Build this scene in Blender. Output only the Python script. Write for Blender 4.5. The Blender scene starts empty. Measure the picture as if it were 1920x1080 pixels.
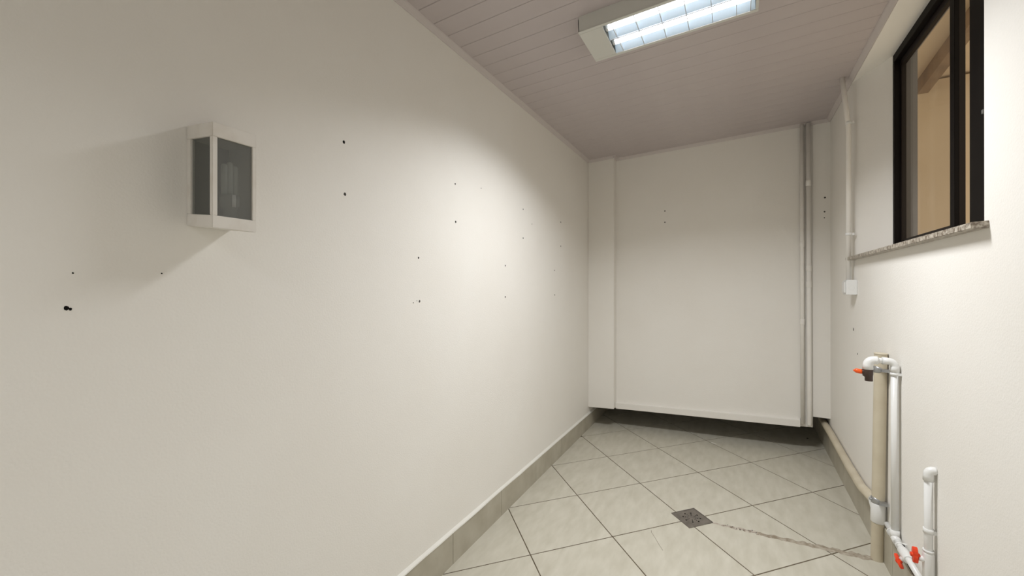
import bpy, bmesh, math, random
from mathutils import Vector, Matrix

random.seed(7)
SC = bpy.context.scene
COL = SC.collection

# ------------------------------------------------------------------ camera, world, exposure
EYE = Vector((0, 0, 1.27))
cam_data = bpy.data.cameras.new('camera')
cam_data.sensor_width = 36.0
cam_data.lens = 751.1 / 1920 * 36.0
cam_data.clip_start = 0.02
cam = bpy.data.objects.new('camera', cam_data)
cam.location = EYE
cam.rotation_euler = (math.radians(90.046), 0, math.radians(29.36))
COL.objects.link(cam)
SC.camera = cam

world = bpy.data.worlds.new('world')
SC.world = world
world.use_nodes = True
world.node_tree.nodes['Background'].inputs['Color'].default_value = (1.0, 0.86, 0.66, 1)
world.node_tree.nodes['Background'].inputs['Strength'].default_value = 1.05

SC.view_settings.view_transform = 'Standard'
SC.view_settings.look = 'None'
SC.view_settings.gamma = 1.0
SC.view_settings.use_curve_mapping = False
SC.view_settings.exposure = 0.0

TUBE_STRENGTH = 5.0
LAMP_POWER = 20.8
LAMP_SPREAD = 142.0
TUBE_COLOR = (.985, 1.0, 1.02)

# ------------------------------------------------------------------ room dimensions (metres)
A, B = 1.212, 0.592            # left wall at x = -A, right wall at x = B
Y0, Y1 = -2.2, 4.45            # room ends
WALL_T = 0.208
CM = 0.02827                   # ceiling slope across the room


def zf(x, y):                  # the floor falls a little towards the left and the front
    return 0.0417 * x + 0.0187 * (y - 2.536) + 0.002


def zc(x):
    return 2.456 + CM * (x + A)


# ------------------------------------------------------------------ materials
def mat(name, color, rough=0.6, metal=0.0, spec=0.5):
    m = bpy.data.materials.new(name)
    m.use_nodes = True
    b = m.node_tree.nodes['Principled BSDF']
    b.inputs['Base Color'].default_value = (*color, 1)
    b.inputs['Roughness'].default_value = rough
    b.inputs['Metallic'].default_value = metal
    b.inputs['Specular IOR Level'].default_value = spec
    return m


def noisy(m, c1, c2, scale=8, detail=6, bump=0.0, bscale=200, lo=0.35, hi=0.65, stretch=None, coord='Object', dist=0.002, vary=False):
    nt = m.node_tree
    N, L = nt.nodes, nt.links
    b = N['Principled BSDF']
    tc = N.new('ShaderNodeTexCoord')
    src = tc.outputs[coord]
    if vary:                       # every piece cut from another part of the pattern
        oi = N.new('ShaderNodeObjectInfo')
        sc = N.new('ShaderNodeVectorMath')
        sc.operation = 'SCALE'
        sc.inputs[0].default_value = (37, 19, 53)
        L.new(oi.outputs['Random'], sc.inputs['Scale'])
        ad = N.new('ShaderNodeVectorMath')
        L.new(src, ad.inputs[0])
        L.new(sc.outputs[0], ad.inputs[1])
        src = ad.outputs[0]
    if stretch:
        mp = N.new('ShaderNodeMapping')
        mp.inputs['Scale'].default_value = stretch[0]
        mp.inputs['Rotation'].default_value = stretch[1]
        L.new(src, mp.inputs['Vector'])
        v = mp.outputs[0]
    else:
        v = src
    no = N.new('ShaderNodeTexNoise')
    no.inputs['Scale'].default_value = scale
    no.inputs['Detail'].default_value = detail
    L.new(v, no.inputs['Vector'])
    r = N.new('ShaderNodeValToRGB')
    r.color_ramp.elements[0].position = lo
    r.color_ramp.elements[1].position = hi
    r.color_ramp.elements[0].color = (*c1, 1)
    r.color_ramp.elements[1].color = (*c2, 1)
    L.new(no.outputs['Fac'], r.inputs[0])
    L.new(r.outputs[0], b.inputs['Base Color'])
    if bump:
        n2 = N.new('ShaderNodeTexNoise')
        n2.inputs['Scale'].default_value = bscale
        n2.inputs['Detail'].default_value = 3
        L.new(src, n2.inputs['Vector'])
        bp = N.new('ShaderNodeBump')
        bp.inputs['Strength'].default_value = bump
        bp.inputs['Distance'].default_value = dist
        L.new(n2.outputs['Fac'], bp.inputs['Height'])
        L.new(bp.outputs[0], b.inputs['Normal'])
    return m


M = {}
M['wall'] = noisy(mat('wall_paint', (.8, .8, .8), .72, 0, .25), (.885, .855, .80), (.91, .885, .835), 2.2, 5, .35, 170, .3, .7)
M['ceil'] = noisy(mat('pvc_plank', (.7, .65, .65), .45, 0, .35), (.535, .475, .472), (.575, .515, .51), 3, 3)
M['cornice'] = mat('pvc_cornice', (.63, .575, .56), .5, 0, .3)
M['gap'] = mat('plank_gap_shadow_board', (.20, .17, .16), .9)
M['tile'] = noisy(mat('floor_tile_glaze', (.6, .6, .5), .42, 0, .4), (.52, .49, .40), (.625, .595, .505), 24, 9, .05, 60, .28, .74,
                  ((1.0, .34, 1.0), (0, 0, math.radians(44.1))), vary=True)
M['base_tile'] = noisy(mat('baseboard_tile_glaze', (.55, .53, .45), .45, 0, .4), (.42, .385, .305), (.52, .485, .40), 9, 7, .05, 60, .3, .7)
M['grout'] = noisy(mat('grout', (.2, .17, .13), .95, 0, .1), (.105, .08, .052), (.17, .135, .095), 30, 4)
M['bead'] = mat('white_bead', (.80, .78, .72), .6)
M['white_pvc'] = mat('white_pvc', (.82, .82, .80), .32, 0, .5)
M['painted_pipe'] = noisy(mat('painted_pipe', (.76, .73, .68), .5), (.885, .855, .80), (.91, .885, .835), 12, 4)
M['beige_pvc'] = noisy(mat('beige_pvc', (.63, .56, .42), .42), (.585, .515, .385), (.66, .595, .46), 9, 5, 0, 0, .35, .7)
M['cement'] = noisy(mat('cement', (.4, .35, .28), .95, 0, .1), (.27, .225, .165), (.46, .41, .335), 45, 6, .6, 130)
M['cement_light'] = noisy(mat('cement_pale', (.6, .54, .46), .95, 0, .1), (.22, .17, .13), (.60, .545, .47), 60, 6, .6, 130)
M['steel'] = noisy(mat('drain_steel', (.2, .19, .17), .45, .55), (.17, .15, .13), (.25, .225, .195), 22, 5)
M['clamp'] = mat('galvanised_clamp', (.42, .43, .44), .35, .8)
M['black'] = mat('dark_hole', (.012, .011, .010), .95, 0, .1)
M['plug'] = mat('grey_wall_plug', (.10, .095, .085), .9, 0, .1)
M['orange'] = mat('orange_lever', (.90, .115, .012), .35)
M['red'] = mat('red_orange_lever', (.86, .06, .01), .4)
M['brown'] = mat('brown_tap_plastic', (.055, .03, .022), .4)
M['frame'] = mat('dark_bronze_aluminium', (.005, .0035, .003), .6, 0, .12)
M['frame2'] = mat('dark_bronze_aluminium_edge', (.014, .0095, .007), .55, 0, .2)
M['gasket'] = mat('black_gasket', (.004, .004, .004), .8)
M['granite'] = noisy(mat('granite', (.4, .35, .28), .3), (.16, .12, .085), (.56, .51, .43), 90, 4, 0, 0, .38, .62)
M['lamp_white'] = mat('lamp_enamel', (.66, .655, .61), .4)
M['sconce'] = noisy(mat('sconce_enamel', (.78, .74, .68), .5), (.72, .67, .60), (.82, .785, .73), 14, 5, 0, 0, .25, .5)
M['out_wall'] = noisy(mat('outside_beige_paint', (.5, .42, .31), .85, 0, .1), (.60, .49, .35), (.66, .55, .41), 2, 4)
M['out_shade'] = mat('outside_unlit_grey', (.20, .19, .185), .9, 0, .1)  # dark grey carries the shade of the unlit outer window reveal
M['wood'] = noisy(mat('roof_timber', (.3, .2, .12), .8), (.20, .14, .09), (.30, .215, .14), 6, 4)
M['cfl'] = mat('cfl_glass', (.92, .93, .92), .3)
M['cflbase'] = mat('cfl_base', (.55, .55, .53), .5)
M['inner'] = mat('sconce_inside', (.30, .30, .285), .7)
M['speck'] = mat('white_chip', (.85, .83, .78), .6)


def reflector():
    m = mat('louver_aluminium', (.66, .78, .90), .3, .7)
    return m


M['refl'] = reflector()
M['blade'] = mat('louver_blade_aluminium', (.42, .42, .41), .4, .3)


def tube_mat():
    m = bpy.data.materials.new('lit_tube')
    m.use_nodes = True
    b = m.node_tree.nodes['Principled BSDF']
    b.inputs['Base Color'].default_value = (.9, .9, .9, 1)
    b.inputs['Emission Color'].default_value = (*TUBE_COLOR, 1)
    b.inputs['Emission Strength'].default_value = TUBE_STRENGTH
    return m


M['tube'] = tube_mat()


def glass(name, tint, clear, body, rough, gloss):
    m = bpy.data.materials.new(name)
    m.use_nodes = True
    nt = m.node_tree
    N, L = nt.nodes, nt.links
    N.remove(N['Principled BSDF'])
    out = N['Material Output']
    tr = N.new('ShaderNodeBsdfTransparent')
    tr.inputs[0].default_value = (*tint, 1)
    df = N.new('ShaderNodeBsdfDiffuse')
    df.inputs[0].default_value = (*body, 1)
    gl = N.new('ShaderNodeBsdfGlossy')
    gl.inputs['Roughness'].default_value = rough
    gl.inputs[0].default_value = (.9, .9, .9, 1)
    mx = N.new('ShaderNodeMixShader')
    mx.inputs[0].default_value = clear
    L.new(df.outputs[0], mx.inputs[1])
    L.new(tr.outputs[0], mx.inputs[2])
    m2 = N.new('ShaderNodeMixShader')
    m2.inputs[0].default_value = gloss
    L.new(mx.outputs[0], m2.inputs[1])
    L.new(gl.outputs[0], m2.inputs[2])
    L.new(m2.outputs[0], out.inputs[0])
    return m


M['pane'] = glass('window_glass', (.93, .92, .90), .985, (.3, .3, .3), .03, .07)
M['smoky'] = glass('smoky_frosted_glass', (.88, .89, .87), .66, (.19, .195, .185), .35, .05)


# ------------------------------------------------------------------ mesh helpers
class MB:
    def __init__(self):
        self.v, self.f, self.s = [], [], []

    def add(self, vs, fs, smooth=False):
        o = len(self.v)
        self.v += [tuple(p) for p in vs]
        for q in fs:
            self.f.append([i + o for i in q])
            self.s.append(smooth)
        return self

    def box(self, x0, x1, y0, y1, z0, z1):
        return self.hexa([(x0, y0, z0), (x1, y0, z0), (x1, y1, z0), (x0, y1, z0)],
                         [(x0, y0, z1), (x1, y0, z1), (x1, y1, z1), (x0, y1, z1)])

    def hexa(self, lo, hi):
        n = len(lo)
        fs = [list(range(n))[::-1], list(range(n, 2 * n))]
        for i in range(n):
            j = (i + 1) % n
            fs.append([i, j, n + j, n + i])
        return self.add(list(lo) + list(hi), fs)

    def prism(self, poly, z0, z1):
        return self.hexa([(x, y, z0) for x, y in poly], [(x, y, z1) for x, y in poly])

    def tube(self, path, r, n=16, cap=True):
        """round tube along a polyline; r a number or a list of radii"""
        P = [Vector(p) for p in path]
        R = r if isinstance(r, (list, tuple)) else [r] * len(P)
        vs, fs = [], []
        t0 = (P[1] - P[0]).normalized()
        up = Vector((0, 0, 1)) if abs(t0.z) < .9 else Vector((1, 0, 0))
        u = t0.cross(up).normalized()
        for i, p in enumerate(P):
            if i == 0:
                t = (P[1] - P[0])
            elif i == len(P) - 1:
                t = (P[-1] - P[-2])
            else:
                t = (P[i + 1] - P[i]).normalized() + (P[i] - P[i - 1]).normalized()
            t.normalize()
            u = (u - t * u.dot(t)).normalized()
            w = t.cross(u)
            for k in range(n):
                a = 2 * math.pi * k / n
                vs.append(p + (u * math.cos(a) + w * math.sin(a)) * R[i])
        for i in range(len(P) - 1):
            for k in range(n):
                k2 = (k + 1) % n
                fs.append([i * n + k, i * n + k2, (i + 1) * n + k2, (i + 1) * n + k])
        self.add(vs, fs, True)
        if cap:
            o = len(self.v) - len(vs)
            self.f.append([o + k for k in range(n)][::-1]); self.s.append(False)
            e = o + (len(P) - 1) * n
            self.f.append([e + k for k in range(n)]); self.s.append(False)
        return self

    def build(self, name, material, parent=None, loc=None, bevel=0):
        me = bpy.data.meshes.new(name)
        me.from_pydata(self.v, [], self.f)
        me.polygons.foreach_set('use_smooth', self.s)
        bm = bmesh.new()
        bm.from_mesh(me)
        bmesh.ops.recalc_face_normals(bm, faces=bm.faces)
        if bevel:
            es = [e for e in bm.edges if len(e.link_faces) == 2 and e.calc_face_angle(0) > .7]
            bmesh.ops.bevel(bm, geom=es, offset=bevel, segments=2, affect='EDGES', clamp_overlap=True)
        bm.to_mesh(me)
        bm.free()
        me.materials.append(M[material] if isinstance(material, str) else material)
        return link(name, me, parent, loc)


def link(name, me, parent=None, loc=None):
    o = bpy.data.objects.new(name, me)
    COL.objects.link(o)
    if parent:
        o.parent = parent
    if loc:
        o.location = loc
    return o


def thing(name, label, cat, loc=(0, 0, 0), group=None):
    o = bpy.data.objects.new(name, None)
    o.empty_display_size = .05
    COL.objects.link(o)
    o.location = loc
    return tag(o, label, cat, group)


def tag(o, label, cat, group=None):
    o['label'] = label
    o['category'] = cat
    if group:
        o['group'] = group
    return o


def struct(o, label=None, cat=None):
    o['kind'] = 'structure'
    if label:
        o['label'] = label
        o['category'] = cat
    return o


def arc(c, r, u, v, a0, a1, n=8):
    """points of an arc round c in the plane of u and v (degrees)"""
    c, u, v = Vector(c), Vector(u), Vector(v)
    return [c + u * (r * math.cos(math.radians(a0 + (a1 - a0) * i / n))) + v * (r * math.sin(math.radians(a0 + (a1 - a0) * i / n)))
            for i in range(n + 1)]


# ------------------------------------------------------------------ floor
def floor_slab():
    mb = MB()
    c = [(-A, Y0), (B, Y0), (B, Y1), (-A, Y1)]
    mb.hexa([(x, y, zf(x, y) - .12) for x, y in c], [(x, y, zf(x, y) - .0018) for x, y in c])
    return struct(mb.build('floor', 'grout'), 'beige grey ceramic floor tiles laid diagonally with dark grout', 'floor')


FLOOR = floor_slab()


def clip(poly, axis, val, keep_less):
    out = []
    for i in range(len(poly)):
        p, q = poly[i], poly[(i + 1) % len(poly)]
        ip = (p[axis] <= val) if keep_less else (p[axis] >= val)
        iq = (q[axis] <= val) if keep_less else (q[axis] >= val)
        if ip:
            out.append(p)
        if ip != iq:
            t = (val - p[axis]) / (q[axis] - p[axis])
            out.append((p[0] + (q[0] - p[0]) * t, p[1] + (q[1] - p[1]) * t))
    return out


def area(p):
    return .5 * abs(sum(p[i][0] * p[(i + 1) % len(p)][1] - p[(i + 1) % len(p)][0] * p[i][1] for i in range(len(p))))


def tile_mesh(poly, cx, cy):
    mb = MB()
    g = .0009
    # slightly cushioned edge: top ring pulled in
    mx = sum(p[0] for p in poly) / len(poly)
    my = sum(p[1] for p in poly) / len(poly)
    top = []
    for x, y in poly:
        d = math.hypot(x - mx, y - my) or 1
        k = max(0, 1 - g / d * 2)
        top.append((mx + (x - mx) * k, my + (y - my) * k))
    z0 = zf(cx, cy)
    lo = [(x - cx, y - cy, zf(x, y) - z0 - .008) for x, y in poly]
    mid = [(x - cx, y - cy, zf(x, y) - z0 - .0006) for x, y in poly]
    hi = [(x - cx, y - cy, zf(x, y) - z0) for x, y in top]
    n = len(poly)
    fs = [list(range(n))[::-1], list(range(2 * n, 3 * n))]
    for i in range(n):
        j = (i + 1) % n
        fs += [[i, j, n + j, n + i], [n + i, n + j, 2 * n + j, 2 * n + i]]
    mb.add(lo + mid + hi, fs)
    return mb


def lay_tiles():
    T, ang = 0.450, math.radians(44.11)
    ox, oy = -0.6734 * 1.268, 3.407 * 1.268
    e1 = (-T * math.cos(ang), -T * math.sin(ang))
    e2 = (T * math.sin(ang), -T * math.cos(ang))
    gh = .0029
    full = None
    for i in range(-16, 20):
        for j in range(-16, 22):
            cs = []
            for di, dj in ((0, 0), (1, 0), (1, 1), (0, 1)):
                a = i + (gh / T if di == 0 else 1 - gh / T)
                b = j + (gh / T if dj == 0 else 1 - gh / T)
                cs.append((ox + a * e1[0] + b * e2[0], oy + a * e1[1] + b * e2[1]))
            p = cs
            for ax, v, less in ((0, -A + .006, False), (0, B - .006, True), (1, Y0 + .005, False), (1, Y1 - .005, True)):
                p = clip(p, ax, v, less) if p else p
            if len(p) < 3 or area(p) < 4e-4:
                continue
            cx = sum(q[0] for q in cs) / 4
            cy = sum(q[1] for q in cs) / 4
            z = zf(cx, cy)
            if abs(area(p) - area(cs)) < 1e-7:
                if full is None:
                    full = tile_mesh(cs, cx, cy).build('floor_tile', 'tile', FLOOR, (cx, cy, z))
                else:
                    link('floor_tile', full.data, FLOOR, (cx, cy, z))
            else:
                tile_mesh(p, cx, cy).build('floor_tile', 'tile', FLOOR, (cx, cy, z))


lay_tiles()

# ------------------------------------------------------------------ walls
wl = MB()
wl.box(-A - .15, -A, Y0, Y1, -.15, 2.62)
WALL_L = struct(wl.build('wall_left', 'wall'), 'long off-white painted wall with screw holes and a sconce', 'wall')

NZ0, NZ1 = 1.452, 2.483        # window niche
NY0, NY1 = 1.597, 3.03
FX0, FX1 = B + .115, B + .157  # window frame plane
BO = B + WALL_T
def wall_ring(x0, x1, far):
    m = MB()
    m.box(x0, x1, Y0, Y1, -.15, NZ0 - .004)
    m.box(x0, x1, Y0, NY0, NZ0 - .004, 2.62)
    m.prism(far, NZ0 - .004, 2.62)
    m.box(x0, x1, NY0, max(p[1] for p in far[:3]) + .001, NZ1, 2.62)
    return m


XM = FX1 - .004
WALL_R = struct(wall_ring(B, XM, [(B, NY1 + .035), (B + .004, NY1 + .010), (B + .014, NY1 - .016), (FX0, 2.80), (XM, 2.796), (XM, Y1), (B, Y1)]).build('wall_right', 'wall'),
                'off-white painted wall with a deep window niche and pipes', 'wall')
skin = wall_ring(XM, BO, [(XM, 2.796), (BO, 2.788), (BO, Y1), (XM, Y1)]).build('outer_shade_half', 'out_shade', WALL_R)
skin['label'] = 'grey outer half of the wall, shade of the unlit reveal put into its colour'

# hung back partition: pilaster on the left, main panel, narrow strip on the right
YB = 3.69


def zb(x):                      # lower edge of the partition
    return .168 + (x + .98) * .047


wb = MB()
wb.hexa([(-.985, YB, zb(-.985)), (.488, YB, zb(.488)), (.488, YB + .035, zb(.488)), (-.985, YB + .035, zb(-.985))],
        [(-.985, YB, 2.62), (.488, YB, 2.62), (.488, YB + .035, 2.62), (-.985, YB + .035, 2.62)])
WALL_B = struct(wb.build('wall_back', 'wall'), 'plain off-white back partition ending above the tiled floor', 'wall')
pl = MB()
pl.hexa([(-A, 3.60, .166), (-.972, 3.60, .180), (-.972, YB + .035, .180), (-A, YB + .035, .166)],
        [(-A, 3.60, 2.62), (-.972, 3.60, 2.62), (-.972, YB + .035, 2.62), (-A, YB + .035, 2.62)])
pl.build('pilaster', 'wall', WALL_B, bevel=.003)
pr = MB()
pr.box(.488, B, YB - .004, YB + .035, .318, 2.62)
pr.build('pilaster', 'wall', WALL_B)

struct(MB().box(-A - .15, BO, Y1, Y1 + .12, -.15, 2.62).build('wall_far', 'wall'), 'wall behind the hung back partition', 'wall')
struct(MB().box(-A - .15, BO, Y0 - .12, Y0, -.2, 2.62).build('wall_front', 'wall'), 'wall behind the viewer', 'wall')

# narrow skirting ledge at the foot of the partition
sk = MB()
x0, x1 = -.972, .410
sec = [(YB + .01, .0), (YB - .026, .0), (YB - .026, .052), (YB + .01, .058)]
sk.hexa([(x0, y, zb(x0) + z) for y, z in sec], [(x1, y, zb(x1) + z) for y, z in sec])
struct(sk.build('baseboard_back', 'wall', None, None, .002), 'narrow painted ledge along the foot of the back partition', 'baseboard')

# ------------------------------------------------------------------ ceiling
cl = MB()
cc = [(-A - .15, Y0 - .1), (BO, Y0 - .1), (BO, Y1 + .1), (-A - .15, Y1 + .1)]
cl.hexa([(x, y, zc(x) + .0085) for x, y in cc], [(x, y, zc(x) + .06) for x, y in cc])
CEIL = struct(cl.build('ceiling', 'gap'), 'mauve white ceiling of narrow plastic planks', 'ceiling')


def plank_mesh():
    mb = MB()
    w = .1
    prof = [(.0012, .0085), (.0012, .0035), (.0042, 0), (w - .0012, 0), (w - .0012, .0085)]
    lo = [(-A, y, zc(-A) + z) for y, z in prof]
    hi = [(B, y, zc(B) + z) for y, z in prof]
    return mb.hexa(lo, hi)


pm = None
y = 1.393 - .1 * 36
while y < YB - .05:
    if pm is None:
        pm = plank_mesh().build('plank', 'ceil', CEIL, (0, y, 0))
    else:
        link('plank', pm.data, CEIL, (0, y, 0))
    y += .1


def cornice(p0, p1, inward, name, label):
    """small cove strip; inward is the horizontal direction away from the wall"""
    mb = MB()
    i = Vector(inward)
    sec = [(0, .004), (.0, -.021), (.004, -.022), (.010, -.017), (.021, -.006), (.024, -.001), (.024, .004)]
    lo = [Vector(p0) + i * a + Vector((0, 0, zc((Vector(p0) + i * a).x) + z)) for a, z in sec]
    hi = [Vector(p1) + i * a + Vector((0, 0, zc((Vector(p1) + i * a).x) + z)) for a, z in sec]
    mb.hexa(lo, hi)
    return struct(mb.build(name, 'cornice'), label, 'trim')


cornice((-A, Y0, 0), (-A, 3.60, 0), (1, 0, 0), 'trim_1', 'mauve white cornice strip above the long left wall')
cornice((B, Y0, 0), (B, YB, 0), (-1, 0, 0), 'trim_2', 'mauve white cornice strip above the window')
cornice((-.972, YB, 0), (B, YB, 0), (0, -1, 0), 'trim_3', 'mauve white cornice strip above the back partition')
cornice((-A, 3.60, 0), (-.955, 3.60, 0), (0, -1, 0), 'trim_4', 'short cornice strip above the corner pilaster')
cornice((-.972, 3.58, 0), (-.972, YB, 0), (1, 0, 0), 'trim_5', 'tiny cornice return on the side of the corner pilaster')

# ------------------------------------------------------------------ baseboards
def zbl(y):
    return .086 + .008 * (y - 1.5)


def base_left():
    root = MB().hexa([(-A, Y0, zf(-A, Y0) - .01), (-A + .006, Y0, zf(-A, Y0) - .01), (-A + .006, Y1, zf(-A, Y1) - .01), (-A, Y1, zf(-A, Y1) - .01)],
                     [(-A, Y0, zbl(Y0)), (-A + .006, Y0, zbl(Y0)), (-A + .006, Y1, zbl(Y1)), (-A, Y1, zbl(Y1))]).build('baseboard_left', 'grout')
    struct(root, 'tall beige tile baseboard along the long left wall', 'baseboard')
    ys = [1.552 + .4575 * k for k in range(-9, 8)]
    for q in ys:
        y0, y1 = max(q + .001, Y0 + .002), min(q + .4565, Y1 - .002)
        if y1 - y0 < .02:
            continue
        x1 = -A + .012
        MB().hexa([(-A + .001, y0, zf(-A, y0) - .001), (x1, y0, zf(-A, y0) - .001), (x1, y1, zf(-A, y1) - .001), (-A + .001, y1, zf(-A, y1) - .001)],
                  [(-A + .001, y0, zbl(y0)), (x1, y0, zbl(y0)), (x1, y1, zbl(y1)), (-A + .001, y1, zbl(y1))]).build('baseboard_tile', 'base_tile', root, None, .0008)
    bd = MB()
    n = 60
    lo, hi, fs = [], [], []
    rr = random.Random(3)
    sec = []
    for k in range(n + 1):
        yy = Y0 + (Y1 - Y0) * k / n
        w = .0135 + rr.uniform(-.0022, .0022)
        z = zbl(yy)
        sec.append([(-A, yy, z - .001), (-A + w, yy, z - .001), (-A + w - .002, yy, z + .004), (-A + .002, yy, z + .011), (-A, yy, z + .012)])
    vs = [p for s_ in sec for p in s_]
    for k in range(n):
        for i in range(5):
            j = (i + 1) % 5
            fs.append([k * 5 + i, k * 5 + j, k * 5 + 5 + j, k * 5 + 5 + i])
    bd.add(vs, fs)
    o = bd.build('paint_bead', 'bead', root)
    o['label'] = 'white filler bead on top of the baseboard'


base_left()


def zbr(y):
    return .192 + .036 * (y - 2.64)


def base_right():
    root = MB().hexa([(B, Y0, zf(B, Y0) - .01), (B - .006, Y0, zf(B, Y0) - .01), (B - .006, Y1, zf(B, Y1) - .01), (B, Y1, zf(B, Y1) - .01)],
                     [(B, Y0, zbr(Y0)), (B - .006, Y0, zbr(Y0)), (B - .006, Y1, zbr(Y1)), (B, Y1, zbr(Y1))]).build('baseboard_right', 'grout')
    struct(root, 'tall beige tile baseboard under the window wall', 'baseboard')
    for k in range(-10, 6):
        q = 2.30 + .4575 * k
        y0, y1 = max(q + .001, Y0 + .002), min(q + .4565, Y1 - .002)
        if y1 - y0 < .02:
            continue
        x1 = B - .012
        MB().hexa([(B - .001, y0, zf(B, y0) - .001), (x1, y0, zf(B, y0) - .001), (x1, y1, zf(B, y1) - .001), (B - .001, y1, zf(B, y1) - .001)],
                  [(B - .001, y0, zbr(y0)), (x1, y0, zbr(y0)), (x1, y1, zbr(y1)), (B - .001, y1, zbr(y1))]).build('baseboard_tile', 'base_tile', root, None, .0008)


base_right()

# ------------------------------------------------------------------ ceiling light
def ceiling_light(cx, cy, label, power):
    # local frame: x along the lamp, y across, z up from the ceiling plane; tilted like the ceiling
    t = thing('ceiling_light', label, 'ceiling light', (cx, cy, zc(cx)), 'twin-tube ceiling lights')
    t.rotation_euler = (0, -math.atan(CM), 0)
    L0, L1, W = -.346, .343, .130           # body
    l0, l1, w = -.243, .334, .1145          # louver opening
    h = .070
    body = MB()
    # top pan, sides, ends
    body.box(L0, L1, -W, W, -.012, 0)
    body.box(L0, L1, -W, -W + .003, -h + .003, -.012)
    body.box(L0, L1, W - .003, W, -h + .003, -.012)
    body.box(L0, L0 + .003, -W, W, -h + .003, -.012)
    body.box(L1 - .003, L1, -W, W, -h + .003, -.012)
    body.build('housing', 'lamp_white', t)
    fl = MB()
    fl.box(L0 - .002, L1 + .002, -W - .002, -w, -h, -h + .003)
    fl.box(L0 - .002, L1 + .002, w, W + .002, -h, -h + .003)
    fl.box(l1, L1 + .002, -w, w, -h, -h + .003)
    fl.build('rim', 'lamp_white', t, None, .0008)
    ec = MB()
    ec.box(L0 - .002, l0, -w, w, -h, -h + .003)
    ec.build('end_plate', 'lamp_white', t, None, .0008)
    # two parabolic troughs
    for s in (-1, 1):
        c = s * w / 2
        prof = []
        hw = w / 2 - .0005
        for k in range(13):
            a = -1 + 2 * k / 12
            prof.append((c + a * hw, -h + .003 + .048 * (1 - abs(a) ** 2.4)))
        vs = [(l0, yy, z) for yy, z in prof] + [(l1, yy, z) for yy, z in prof]
        n = len(prof)
        mb = MB()
        mb.add(vs, [[i, i + 1, n + i + 1, n + i] for i in range(n - 1)], True)
        # outer skin so the trough has thickness
        vs2 = [(x, yy, z + .0015) for x, yy, z in vs]
        mb.add(vs2, [[i, n + i, n + i + 1, i + 1] for i in range(n - 1)], True)
        mb.build('reflector', 'refl', t)
        mb = MB()
        mb.tube([(l0 + .006, c, -h + .030), (l1 - .006, c, -h + .030)], .0165, 24)
        mb.build('lamp_tube', 'tube', t)
        for e, sg in ((l0, 1), (l1, -1)):
            MB().tube([(e + sg * .001, c, -h + .030), (e + sg * .012, c, -h + .030)], .0180, 16).build('lamp_holder', 'white_pvc', t)
    # cross blades, notched over the tubes
    first = None
    xs = [l0 + .0425 + .0862 * k for k in range(7)]
    xs = [-.2065, -.1105, -.0135, .0825, .1765, .2655, .3165]
    for x in xs:
        for s in (-1, 1):
            c = s * w / 2
            hw = w / 2 - .001
            pts = [(-hw, -h + .0005), (hw, -h + .0005), (hw * .96, -h + .010), (.0165, -h + .0125), (-.0165, -h + .0125), (-hw * .96, -h + .010)]
            if first is None:
                mb = MB()
                mb.hexa([(-.0011, a, z) for a, z in pts], [(.0011, a, z) for a, z in pts])
                first = mb.build('louver_blade', 'blade', t, (x, c, 0))
            else:
                link('louver_blade', first.data, t, (x, c, 0))
    MB().hexa([(l0, -.0022, -h + .0002), (l0, .0022, -h + .0002), (l0, 0, -h + .022)],
              [(l1, -.0022, -h + .0002), (l1, .0022, -h + .0002), (l1, 0, -h + .022)]).build('louver_spine', 'blade', t)
    rv = None  # raised dark dots added to stand in for small notch holes
    for x in xs[:-1]:
        for s in (-1, 1):
            p = (x + .009, s * w / 2 - .02, -h + .034)
            if rv is None:
                rv = MB().tube([(0, -.0012, 0), (0, .0012, 0)], .0022, 8).build('notch_dot', 'plug', t, p)
            else:
                link('notch_dot', rv.data, t, p)
    ld = bpy.data.lights.new('louver_light', 'AREA')
    ld.shape = 'RECTANGLE'
    ld.size, ld.size_y = l1 - l0 - .09, 2 * w - .02
    ld.energy = power
    ld.color = TUBE_COLOR
    ld.spread = math.radians(LAMP_SPREAD)
    lo = bpy.data.objects.new('louver_light', ld)
    COL.objects.link(lo)
    lo.parent = t
    lo.location = ((l0 + l1) / 2 - .02, 0, -h - .002)


ceiling_light(-.27, 1.822, 'surface-mounted white twin-tube ceiling light with louvered reflector, in view', LAMP_POWER)
ceiling_light(-.27, -1.25, 'matching twin-tube ceiling light further forward, out of view', LAMP_POWER * .66)

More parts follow.
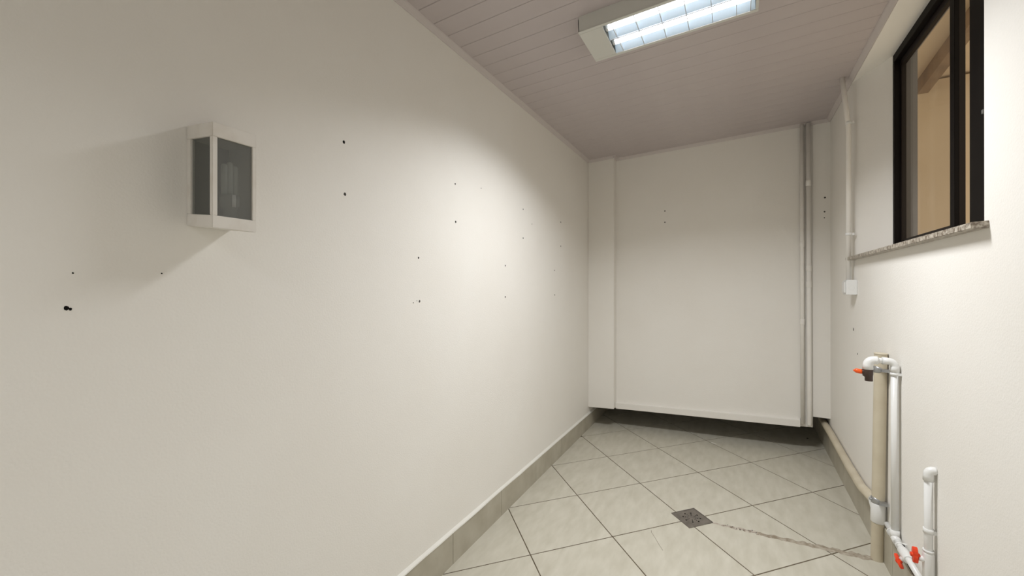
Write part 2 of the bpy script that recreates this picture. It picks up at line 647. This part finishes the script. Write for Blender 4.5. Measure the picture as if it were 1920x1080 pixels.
# ------------------------------------------------------------------ wall sconce
def wall_sconce():
    D, Wd, Hh = .128, .100, .252
    t = thing('wall_sconce', 'small white box sconce with smoky glass panes on the left wall', 'wall lamp', (-A, .479, 1.414))
    # local: x out of the wall, y along the wall, z up; the front sags a little
    def P(x, y, z):
        return (x, y, z + .014 * (1 - x / D))
    g = .010
    fr = MB()

    def bx(x0, x1, y0, y1, z0, z1):
        fr.hexa([P(x0, y0, z0), P(x1, y0, z0), P(x1, y1, z0), P(x0, y1, z0)], [P(x0, y0, z1), P(x1, y0, z1), P(x1, y1, z1), P(x0, y1, z1)])
    bx(0, D, 0, Wd, Hh - .034, Hh)                 # cap
    bx(0, D, 0, Wd, 0, .030)                       # foot
    bx(D - .013, D, 0, .011, .030, Hh - .034)      # front posts
    bx(D - .013, D, Wd - .010, Wd, .030, Hh - .034)
    bx(0, .018, 0, .010, .030, Hh - .034)          # rear posts
    bx(0, D - .013, Wd - .004, Wd, .030, Hh - .034)
    fr.build('lamp_frame', 'sconce', t, None, .0012)
    bk = MB()
    bk.hexa([P(.0005, .008, .030), P(.004, .008, .030), P(.004, Wd - .006, .030), P(.0005, Wd - .006, .030)],
            [P(.0005, .008, Hh - .034), P(.004, .008, Hh - .034), P(.004, Wd - .006, Hh - .034), P(.0005, Wd - .006, Hh - .034)])
    bk.build('back_plate', 'inner', t)
    gp = MB()
    x0, x1, y0, y1, z0, z1 = .022, D - .012, .0035, .0065, .029, Hh - .033
    gp.hexa([P(x0, y0, z0), P(x1, y0, z0), P(x1, y1, z0), P(x0, y1, z0)], [P(x0, y0, z1), P(x1, y0, z1), P(x1, y1, z1), P(x0, y1, z1)])
    gp.build('glass_pane', 'smoky', t)
    gp = MB()
    x0, x1, y0, y1 = D - .0065, D - .0035, .010, Wd - .009
    gp.hexa([P(x0, y0, z0), P(x1, y0, z0), P(x1, y1, z0), P(x0, y1, z0)], [P(x0, y0, z1), P(x1, y0, z1), P(x1, y1, z1), P(x0, y1, z1)])
    gp.build('glass_pane', 'smoky', t)
    bulb = MB()
    for dy, hh in ((-.0125, .165), (.0, .172), (.0125, .165)):
        bulb.tube([(D - .027, Wd / 2 + dy, .085), (D - .027, Wd / 2 + dy, hh - .004), (D - .027, Wd / 2 + dy, hh)], [.0068, .0068, .004], 12)
    bulb.build('bulb', 'cfl', t)
    MB().tube([(D - .027, Wd / 2, .031), (D - .027, Wd / 2, .055), (D - .027, Wd / 2, .058), (D - .027, Wd / 2, .088)], [.014, .014, .021, .021], 18).build('bulb_base', 'cflbase', t)


wall_sconce()

# ------------------------------------------------------------------ screw holes
def hole(wall, pos, axis, r):
    mb = MB()
    n = 9
    rr = random.Random(int(pos[1] * 1000 + pos[2] * 77))
    ring = [(math.cos(2 * math.pi * k / n) * r * rr.uniform(.8, 1.12), math.sin(2 * math.pi * k / n) * r * rr.uniform(.9, 1.25)) for k in range(n)]
    def at(u, v, d):
        return (d, u, v) if axis == 'x' else ((-d, u, v) if axis == '-x' else (u, -d, v))
    vs = [at(u * 1.25, v * 1.25, .0002) for u, v in ring] + [at(u, v, .0011) for u, v in ring] + [at(u * .55, v * .55, .0007) for u, v in ring]
    fs = []
    for k in range(n):
        j = (k + 1) % n
        fs += [[k, j, n + j, n + k], [n + k, n + j, 2 * n + j, 2 * n + k]]
    fs.append([2 * n + k for k in range(n)])
    mb.add(vs, fs)
    mb.build('screw_hole', 'plug' if r > .0045 else 'black', wall, pos)


for (yy, zz, r) in ((.942, 1.787, .0042), (.947, 1.604, .0046), (1.583, 1.785, .0034), (1.587, 1.598, .0042), (1.323, 1.403, .0034),
                    (1.329, 1.213, .0046), (1.29, 1.208, .0018), (1.312, 1.216, .0014), (2.302, 1.783, .0036), (2.302, 1.596, .004), (2.072, 1.406, .0036),
                    (2.072, 1.218, .0042), (2.938, 1.791, .0042), (2.938, 1.602, .0042), (2.811, 1.406, .0036), (2.816, 1.22, .0042),
                    (.2705, 1.229, .0036), (.2765, 1.2265, .0022), (.4285, 1.306, .0014), (.2800, 1.302, .0013), (1.812, 1.813, .0018), (2.43, 1.705, .0024)):
    hole(WALL_L, (-A, yy, zz), 'x', r)
for (xx, zz, r) in ((-.549, 1.943, .0042), (-.549, 1.845, .0042)):
    hole(WALL_B, (xx, YB, zz), 'y', r)
for (xx, zz, r) in ((.560, 1.936, .0052), (.558, 1.832, .0052), (.557, 1.787, .003)):
    hole(WALL_B, (xx, YB - .004, zz), 'y', r)
hole(WALL_R, (B, 3.02, 1.03), '-x', .007)
hole(WALL_R, (B, 2.93, .90), '-x', .004)

# ------------------------------------------------------------------ window
def window():
    y0, y1, z0, z1 = NY0 + .002, 2.792, NZ0 + .012, NZ1 - .002
    root = thing('window_1', 'dark bronze sliding window set deep in the right wall', 'window', (FX0, (y0 + y1) / 2, z0))
    del root['category']
    struct(root, 'dark bronze sliding window set deep in the right wall', 'window')
    ox, oy, oz = root.location

    def B_(x0, x1, ya, yb, za, zb_, mb=None):
        return (mb or MB()).box(x0 - ox, x1 - ox, ya - oy, yb - oy, za - oz, zb_ - oz)
    fr = MB()
    t = .030
    B_(FX0, FX1, y0, y1, z0, z0 + .026, fr)
    B_(FX0, FX1, y0, y1, z1 - .040, z1, fr)
    B_(FX0, FX1, y0, y0 + t, z0 + .026, z1 - .040, fr)
    B_(FX0, FX1, y1 - .024, y1, z0 + .026, z1 - .040, fr)
    fr.build('window_frame', 'frame', root, None, .0015)
    # far sash: glazed, shut; near sash: slid towards the viewer, a slot left open between the two
    def sash(xa, xb, ya, yb, sa, sb, matname):
        za, zb_ = z0 + .020, z1 - .034
        s = MB()
        B_(xa, xb, ya, ya + sa, za, zb_, s)
        B_(xa, xb, yb - sb, yb, za, zb_, s)
        B_(xa, xb, ya + sa, yb - sb, za, za + .034, s)
        B_(xa, xb, ya + sa, yb - sb, zb_ - .036, zb_, s)
        so = s.build('sash', matname, root, None, .001)
        xm = (xa + xb) / 2
        B_(xm - .002, xm + .002, ya + sa - .004, yb - sb + .004, za + .030, zb_ - .032).build('pane', 'pane', so)
        return so
    far = sash(FX0 + .024, FX0 + .042, 2.150, y1 - .018, .036, .018, 'frame2')
    B_(FX0 + .012, FX0 + .024, 2.150, 2.188, z0 + .02, z1 - .034).build('meeting_stile', 'frame', far, None, .001)
    near = sash(FX0 + .003, FX0 + .018, y0 + .012, 2.011, .045, .115, 'frame')
    B_(FX0 - .003, FX0 + .003, 1.908, 1.918, 1.846, 1.860).build('latch', 'clamp', near, None, .001)
    sl = MB()
    ys0, ys1 = NY0 - .025, NY1 + .005
    zs = NZ0 - .0005
    sl.hexa([(B - .034 - ox, ys0 - oy, zs - .018 - oz), (FX1 - ox, ys0 - oy, zs - .018 - oz), (FX1 - ox, 2.81 - oy, zs - .018 - oz), (B - .034 - ox, ys1 - oy, zs - .018 - oz)],
            [(B - .034 - ox, ys0 - oy, zs - oz), (FX1 - ox, ys0 - oy, zs + .012 - oz), (FX1 - ox, 2.81 - oy, zs + .012 - oz), (B - .034 - ox, ys1 - oy, zs - oz)])
    o = sl.build('window_sill', 'granite', root, None, .0015)
    o['label'] = 'thin speckled brown granite sill'


window()

# ------------------------------------------------------------------ outside the window
ow = struct(MB().box(.83, 4.2, 4.75, 4.87, -.2, 3.05).build('wall_outside', 'out_wall'), 'warm beige wall of the yard seen through the window', 'wall')
rf = MB()
rf.hexa([(.80, 2.2, 3.32), (4.2, 2.2, 3.32), (4.2, 4.9, 3.06), (.80, 4.9, 3.06)], [(.80, 2.2, 3.36), (4.2, 2.2, 3.36), (4.2, 4.9, 3.10), (.80, 4.9, 3.10)])
ROOF = struct(rf.build('roof_outside', 'out_wall'), 'beige eave boards of the yard roof seen through the window', 'roof')
for xx in (1.36, 1.95, 2.55, 3.2):
    MB().hexa([(xx, 2.2, 3.21), (xx + .07, 2.2, 3.21), (xx + .07, 4.75, 2.95), (xx, 4.75, 2.95)],
              [(xx, 2.2, 3.325), (xx + .07, 2.2, 3.325), (xx + .07, 4.75, 3.075), (xx, 4.75, 3.075)]).build('rafter', 'wood', ROOF)

# ------------------------------------------------------------------ pipes on the back partition
def back_pipe(x, r, ztop, zbot, label, joints, dx=0.0, rounded=False):
    t = thing('riser_pipe', label, 'pipe', (x, YB - .004 - r - .005, zbot), 'painted riser pipes on the back partition')
    h = ztop - zbot
    p = [(dx, 0, 0), (0, 0, h)]
    rr = [r, r]
    if rounded:
        p = [(dx, 0, -.012), (dx, 0, -.006), (dx, 0, 0), (0, 0, h)]
        rr = [r * .45, r * .85, r, r]
    MB().tube(p, rr, 20).build('pipe', 'painted_pipe', t)
    for z in joints:
        k = (z - zbot) / h
        MB().tube([(dx * (1 - k), 0, z - zbot - .022), (dx * (1 - k), 0, z - zbot - .018), (dx * (1 - k), 0, z - zbot + .018), (dx * (1 - k), 0, z - zbot + .022)],
                  [r, r + .002, r + .002, r], 20).build('coupling', 'painted_pipe', t)
    for z in (.55, 1.7):
        MB().box(-.006, .006, -.002, r + .0085, z - .006, z + .006).build('pipe_clip', 'painted_pipe', t)


back_pipe(.420, .0125, 2.492, .262, 'thinner painted riser pipe, the left of the pair on the back partition', (1.60, 1.02), .004)
back_pipe(.458, .0150, 2.494, .262, 'thicker painted riser pipe, the right of the pair on the back partition', (2.05, 1.42, 1.30), .007, True)

# ------------------------------------------------------------------ conduit and junction box on the window wall
def conduit():
    x, yy = B - .026, 3.000
    t = thing('conduit', 'white electrical conduit running from the ceiling down to a junction box', 'conduit', (x, yy, 1.318))
    top = zc(x - .03) - 1.318
    path = [(0, 0, 0), (0, 0, .87), (-.001, 0, .90), (-.004, 0, .93), (-.030, 0, top + .004)]
    MB().tube(path, .0125, 20).build('pipe', 'painted_pipe', t)
    for z in (1.585, 2.235):
        c = MB()
        c.tube([(0, 0, z - 1.318 - .008), (0, 0, z - 1.318 + .008)], .0150, 20)
        c.box(0, .026, -.005, .005, z - 1.318 - .007, z - 1.318 + .007)
        c.build('pipe_clip', 'white_pvc', t)
    jb = thing('junction_box', 'small square white junction box at the end of the wall conduit', 'junction box', (B, 2.93, 1.232))
    MB().box(-.050, 0, 0, .085, 0, .086).build('box_body', 'white_pvc', jb, None, .003)
    ring = MB()
    pts = [(-.027 + .014 * math.cos(2 * math.pi * k / 28), .043 + .014 * math.sin(2 * math.pi * k / 28)) for k in range(28)]
    inn = [(-.027 + .0125 * math.cos(2 * math.pi * k / 28), .043 + .0125 * math.sin(2 * math.pi * k / 28)) for k in range(28)]
    vs = [(a, -.0012, b) for a, b in pts] + [(a, -.0012, b) for a, b in inn] + [(a, .001, b) for a, b in pts] + [(a, .001, b) for a, b in inn]
    fs = []
    for k in range(28):
        j = (k + 1) % 28
        fs += [[k, j, 28 + j, 28 + k], [k, j, 56 + j, 56 + k], [28 + k, 28 + j, 84 + j, 84 + k]]
    ring.add(vs, fs)
    ring.build('knockout_ring', 'white_pvc', jb)
    MB().box(-.056, -.050, .012, .073, .012, .074).build('cover', 'white_pvc', jb, None, .002)


conduit()

# ------------------------------------------------------------------ beige drain pipe with clamps, tee and wall run
def drain_pipe():
    bx, by = .560, 2.430
    z0 = zf(bx, by)
    t = thing('drain_pipe', 'thick beige plastic drain pipe standing on the floor by the window wall', 'pipe', (bx, by, z0))
    tx, ty = .007, -.026
    H = .972 - z0

    def ax(z):
        k = z / H
        return (tx * k, ty * k, z)
    MB().tube([ax(0), ax(H)], .0232, 28, False).build('standpipe', 'beige_pvc', t)
    rim = MB()
    rim.tube([ax(H - .001), ax(H + .004)], .0240, 28)
    rim.build('pipe_rim', 'beige_pvc', t)
    zt = .272 - z0
    tee = MB()
    tee.tube([ax(zt - .074), ax(zt - .070), ax(zt + .012), ax(zt + .016)], [.0240, .0262, .0262, .0240], 28)
    tee.tube([(0, .0, zt - .010), (.004, .050, zt + .002)], .0245, 24)
    tee.build('tee_fitting', 'white_pvc', t)
    run = MB()
    pts = []
    for k in range(8):
        yy = 2.475 + (4.30 - 2.475) * k / 7
        pts.append((B - .0235 - bx, yy - by, zbr(yy) + .028 + .004 * math.sin(k * 2.1) - z0))
    pts[0] = (.004, 2.475 - by, zt)
    run.tube(pts, .0215, 20)
    run.build('wall_run', 'beige_pvc', t)
    for z in (.902 - z0, .300 - z0):
        c = MB()
        p = Vector(ax(z))
        c.tube([p + Vector((.001, 0, -.007)), p + Vector((-.001, 0, -.004)), p + Vector((-.001, 0, .004)), p + Vector((.001, 0, .007))], [.0242, .0262, .0262, .0242], 28)
        c.box(p.x - .006, p.x + .024, p.y - .044, p.y - .020, z - .006, z + .006)
        c.tube([p + Vector((-.030, -.004, 0)), p + Vector((-.020, -.002, 0))], .006, 10)
        c.build('hose_clamp', 'clamp', t)


drain_pipe()

# ------------------------------------------------------------------ water pipes
def lever(parent, name, material, c, along, up, length, width, thick):
    """butterfly handle: two lobes and a hub"""
    c, u, v = Vector(c), Vector(along).normalized(), Vector(up).normalized()
    w = u.cross(v)
    out = []
    for k in range(20):
        a = 2 * math.pi * k / 20
        r = length * (.62 + .38 * abs(math.cos(a)))
        out.append((math.cos(a) * r, math.sin(a) * width * (.72 + .28 * abs(math.cos(a)))))
    mb = MB()
    mb.hexa([c + u * a + v * b - w * thick for a, b in out], [c + u * a + v * b + w * thick for a, b in out])
    mb.tube([c - w * thick * 1.9, c + w * thick * 1.9], width * .55, 14)
    return mb.build(name, material, parent, None, .0012)


def water_pipe_tap():
    x, yy = .573, 2.243
    t = thing('water_pipe', 'white water pipe beside the beige drain pipe ending in an orange-levered tap', 'pipe', (x, yy, .228))
    zt = .964 - .228
    MB().tube([(0, 0, .012), (0, 0, zt - .022)], .0125, 20).build('pipe', 'white_pvc', t)
    el = MB()
    el.tube([(0, 0, zt - .045), (0, 0, zt - .024)] + [Vector((-.022, 0, zt - .022)) + Vector((math.cos(math.radians(a)), 0, math.sin(math.radians(a)))) * .022 for a in range(0, 91, 15)] + [(-.040, 0, zt)],
            [.0155, .0155] + [.0145] * 7 + [.0155], 18)
    el.build('elbow', 'white_pvc', t)
    MB().tube([(-.036, 0, zt), (-.062, 0, zt)], .0120, 18).build('pipe', 'white_pvc', t)
    e2 = MB()
    e2.tube([(-.054, 0, zt), (-.060, 0, zt)] + [Vector((-.064, 0, zt - .022)) + Vector((-math.sin(math.radians(a)), 0, math.cos(math.radians(a)))) * .022 for a in range(0, 91, 15)] + [(-.086, 0, zt - .040)],
            [.0175, .0175] + [.0170] * 7 + [.0185], 18)
    e2.build('elbow', 'white_pvc', t)
    tap = MB()
    q = (-.086, 0)
    tap.tube([(q[0], 0, zt - .034), (q[0], 0, zt - .042), (q[0], 0, zt - .065), (q[0] + .003, 0, zt - .071), (q[0] + .003, 0, zt - .090)], [.0160, .0180, .0180, .0140, .0135], 14)
    tap.tube([(q[0] - .012, 0, zt - .052), (q[0] - .020, 0, zt - .052)], .0105, 12)
    tb = tap.build('tap', 'brown', t)
    tb['label'] = 'brown plastic tap body'
    lv = MB()
    lv.tube([(q[0] - .020, 0, zt - .052), (q[0] - .024, 0, zt - .052), (q[0] - .040, 0, zt - .050), (q[0] - .044, 0, zt - .050)], [.0095, .0100, .0092, .0060], 14)
    lv.tube([(q[0] - .040, 0, zt - .050), (q[0] - .048, 0, zt - .049)], .0042, 10)
    lo = lv.build('tap_lever', 'orange', tb)
    lo['label'] = 'bright orange lever'
    # wall clips
    for z in (.912 - .228,):
        c = MB()
        c.tube([(0, 0, z - .006), (0, 0, z + .006)], .0158, 18)
        c.box(0, .019, -.014, -.004, z - .005, z + .005)
        c.build('pipe_clip', 'white_pvc', t)
    # horizontal feed along the wall
    MB().tube([(0, .10, .006), (0, -.300, -.004)], .0105, 18).build('feed_pipe', 'white_pvc', t)
    tee = MB()
    tee.tube([(0, .040, .003), (0, -.036, -.001)], .0152, 18)
    tee.tube([(0, 0, 0), (0, 0, .034)], .0158, 18)
    tee.build('tee_fitting', 'white_pvc', t)
    MB().tube([(0, .034, .003), (0, .040, .003)], .0172, 18).build('fitting_collar', 'white_pvc', t)
    v = MB()
    v.tube([(0, -.085, -.001), (0, -.092, -.001), (0, -.150, -.002), (0, -.157, -.002)], [.0150, .0170, .0170, .0150], 18)
    v.tube([(0, -.132, -.002), (-.018, -.138, -.018)], .0095, 14)
    vb = v.build('valve_body', 'white_pvc', t)
    o = lever(vb, 'valve_lever', 'red', (-.024, -.140, -.022), (-.25, .55, .8), (-.5, -.75, .35), .026, .0125, .005)
    o['label'] = 'red-orange butterfly lever'
    c = MB()
    c.tube([(0, -.055, 0), (0, -.066, 0)], .0150, 18)
    c.box(0, .019, -.066, -.055, -.002, .012)
    c.build('pipe_clip', 'white_pvc', t)


water_pipe_tap()


def water_pipe_stub():
    x, yy = .573, 1.905
    t = thing('water_pipe', 'short white capped water pipe with a red valve, nearest the viewer', 'pipe', (x, yy, .224))
    z1 = .652 - .224
    MB().tube([(0, 0, 0), (0, 0, z1 - .020)], .0112, 20).build('pipe', 'white_pvc', t)
    el = MB()
    el.tube([(0, 0, z1 - .044), (0, 0, z1 - .026)] + [Vector((.014, 0, z1 - .022)) + Vector((-math.cos(math.radians(a)), 0, math.sin(math.radians(a)))) * .014 for a in range(0, 91, 15)] + [(.0185, 0, z1 - .008)],
            [.0142, .0142] + [.0138] * 7 + [.0138], 18)
    el.build('elbow', 'white_pvc', t)
    for z in (.436 - .224,):
        c = MB()
        c.tube([(0, 0, z - .008), (0, 0, z + .008)], .0140, 18)
        c.box(0, .019, -.007, .007, z - .010, z + .004)
        c.build('pipe_clip', 'white_pvc', t)
    MB().tube([(0, 0, .140), (0, 0, .146)], .0150, 18).build('fitting_collar', 'white_pvc', t)
    v = MB()
    v.tube([(0, 0, .040), (0, 0, .050), (0, 0, .132), (0, 0, .141)], [.0130, .0155, .0155, .0130], 18)
    v.tube([(0, 0, .108), (-.026, 0, .112)], .0095, 14)
    vb = v.build('valve_body', 'white_pvc', t)
    o = lever(vb, 'valve_lever', 'red', (-.034, 0, .118), (0, .12, 1), (0, 1, -.12), .027, .0135, .0065)
    o['label'] = 'red-orange butterfly lever'
    el2 = MB()
    el2.tube([(0, 0, .034), (0, 0, .0), (0, .006, -.004), (0, .020, -.004)], .0142, 18)
    el2.build('elbow', 'white_pvc', t)


water_pipe_stub()

# ------------------------------------------------------------------ floor drain, mortar strip, marks
def floor_drain():
    cx, cy = -.222, 2.437
    t = thing('floor_drain', 'square dark steel floor drain grate set diagonally in the tiles', 'drain', (cx, cy, zf(cx, cy) + .0005))
    t.rotation_euler = (math.atan(.0187), -math.atan(.0417), 0)
    h = .0775
    ang = math.radians(44.1)
    u = Vector((math.cos(ang), math.sin(ang), 0))
    v = Vector((-math.sin(ang), math.cos(ang), 0))

    def sq(k, z):
        return [u * (a * k) + v * (b * k) + Vector((0, 0, z)) for a, b in ((-1, -1), (1, -1), (1, 1), (-1, 1))]
    fr = MB()
    o0, o1, i0, i1 = sq(h, -.004), sq(h - .001, .0024), sq(h - .005, .0024), sq(h - .005, -.004)
    vs = o0 + o1 + i0 + i1
    fs = []
    for r in range(4):
        for k in range(4):
            j = (k + 1) % 4
            fs.append([r * 4 + k, r * 4 + j, ((r + 1) % 4) * 4 + j, ((r + 1) % 4) * 4 + k])
    fr.add(vs, fs)
    fr.build('drain_frame', 'steel', t)
    g = MB()
    g.hexa(sq(h - .0056, -.003), sq(h - .0056, .0014))
    gr = g.build('grate', 'steel', t)
    first = {}
    for k in range(8):
        a = math.radians(45 * k + 12)
        for d, r in ((.044, .0048), (.031, .0030), (.021, .0024)):
            p = (math.cos(a) * d, math.sin(a) * d, .0013)
            if r not in first:
                first[r] = MB().tube([(0, 0, -.001), (0, 0, .0006)], r, 10).build('drain_slot', 'black', gr, p)
            else:
                link('drain_slot', first[r].data, gr, p)


floor_drain()


def mortar():
    rr = random.Random(11)
    def strip(x0, x1, n, w0, w1, material, name, hmax, yc):
        mb = MB()
        vs, fs = [], []
        for k in range(n + 1):
            f = k / n
            x = x0 + (x1 - x0) * f
            w = (w0 + (w1 - w0) * f) * rr.uniform(.75, 1.2)
            c = yc + .004 * math.sin(k * .9) + rr.uniform(-.002, .002)
            hh = hmax * rr.uniform(.5, 1)
            for dy, hz in ((-w, .0002), (-w * .6, hh * .8), (0, hh), (w * .6, hh * .7), (w, .0002)):
                yy = c + dy
                vs.append((x, yy, zf(x, yy) + hz))
            if k:
                o = (k - 1) * 5
                for i in range(4):
                    fs.append([o + i, o + i + 1, o + 5 + i + 1, o + 5 + i])
                fs.append([o, o + 5, o + 9, o + 4])
        mb.add(vs, fs)
        o = mb.build(name, material, FLOOR)
        return o
    a = strip(-.116, .10, 26, .007, .014, 'cement_light', 'mortar_strip', .0030, 2.431)
    a['label'] = 'chipped pale mortar trail next to the drain'
    b = strip(.085, .552, 52, .014, .0195, 'cement', 'mortar_strip', .0035, 2.426)
    b['label'] = 'grey-brown mortar trail from the drain to the beige pipe'
    for k in range(9):
        x = -.06 + .018 * k + rr.uniform(-.004, .004)
        yy = 2.431 + rr.uniform(-.009, .012)
        MB().tube([(0, 0, 0), (0, 0, .004)], rr.uniform(.0018, .0038), 7).build('mortar_chip', 'steel', FLOOR, (x, yy, zf(x, yy)))


mortar()
MB().tube([(0, 0, 0), (0, 0, .0008)], .0075, 9).build('tile_mark', 'black', FLOOR, (.496, 4.015, zf(.496, 4.015)))
ck = MB()
cr = [(-.401, 2.228), (-.396, 2.208), (-.384, 2.190), (-.366, 2.160), (-.345, 2.122), (-.320, 2.083)]
ck.add([p for x, y in cr for p in ((x - .0007, y - .0005, zf(x, y) + .00015), (x + .0007, y + .0005, zf(x, y) + .00015))],
       [[2 * i, 2 * i + 1, 2 * i + 3, 2 * i + 2] for i in range(len(cr) - 1)])
ck.build('tile_crack', 'grout', FLOOR)
ch = MB()
ch.add([(-.02, .004, 0), (.022, -.012, 0), (.026, -.004, 0), (-.012, .012, 0), (-.018, .005, .0012), (.02, -.009, .0012), (.022, -.005, .0012), (-.01, .009, .0012)],
       [[0, 1, 5, 4], [1, 2, 6, 5], [2, 3, 7, 6], [3, 0, 4, 7], [4, 5, 6, 7]])
ch.build('tile_chip', 'speck', FLOOR, (-.168, 3.63, zf(-.168, 3.63)))
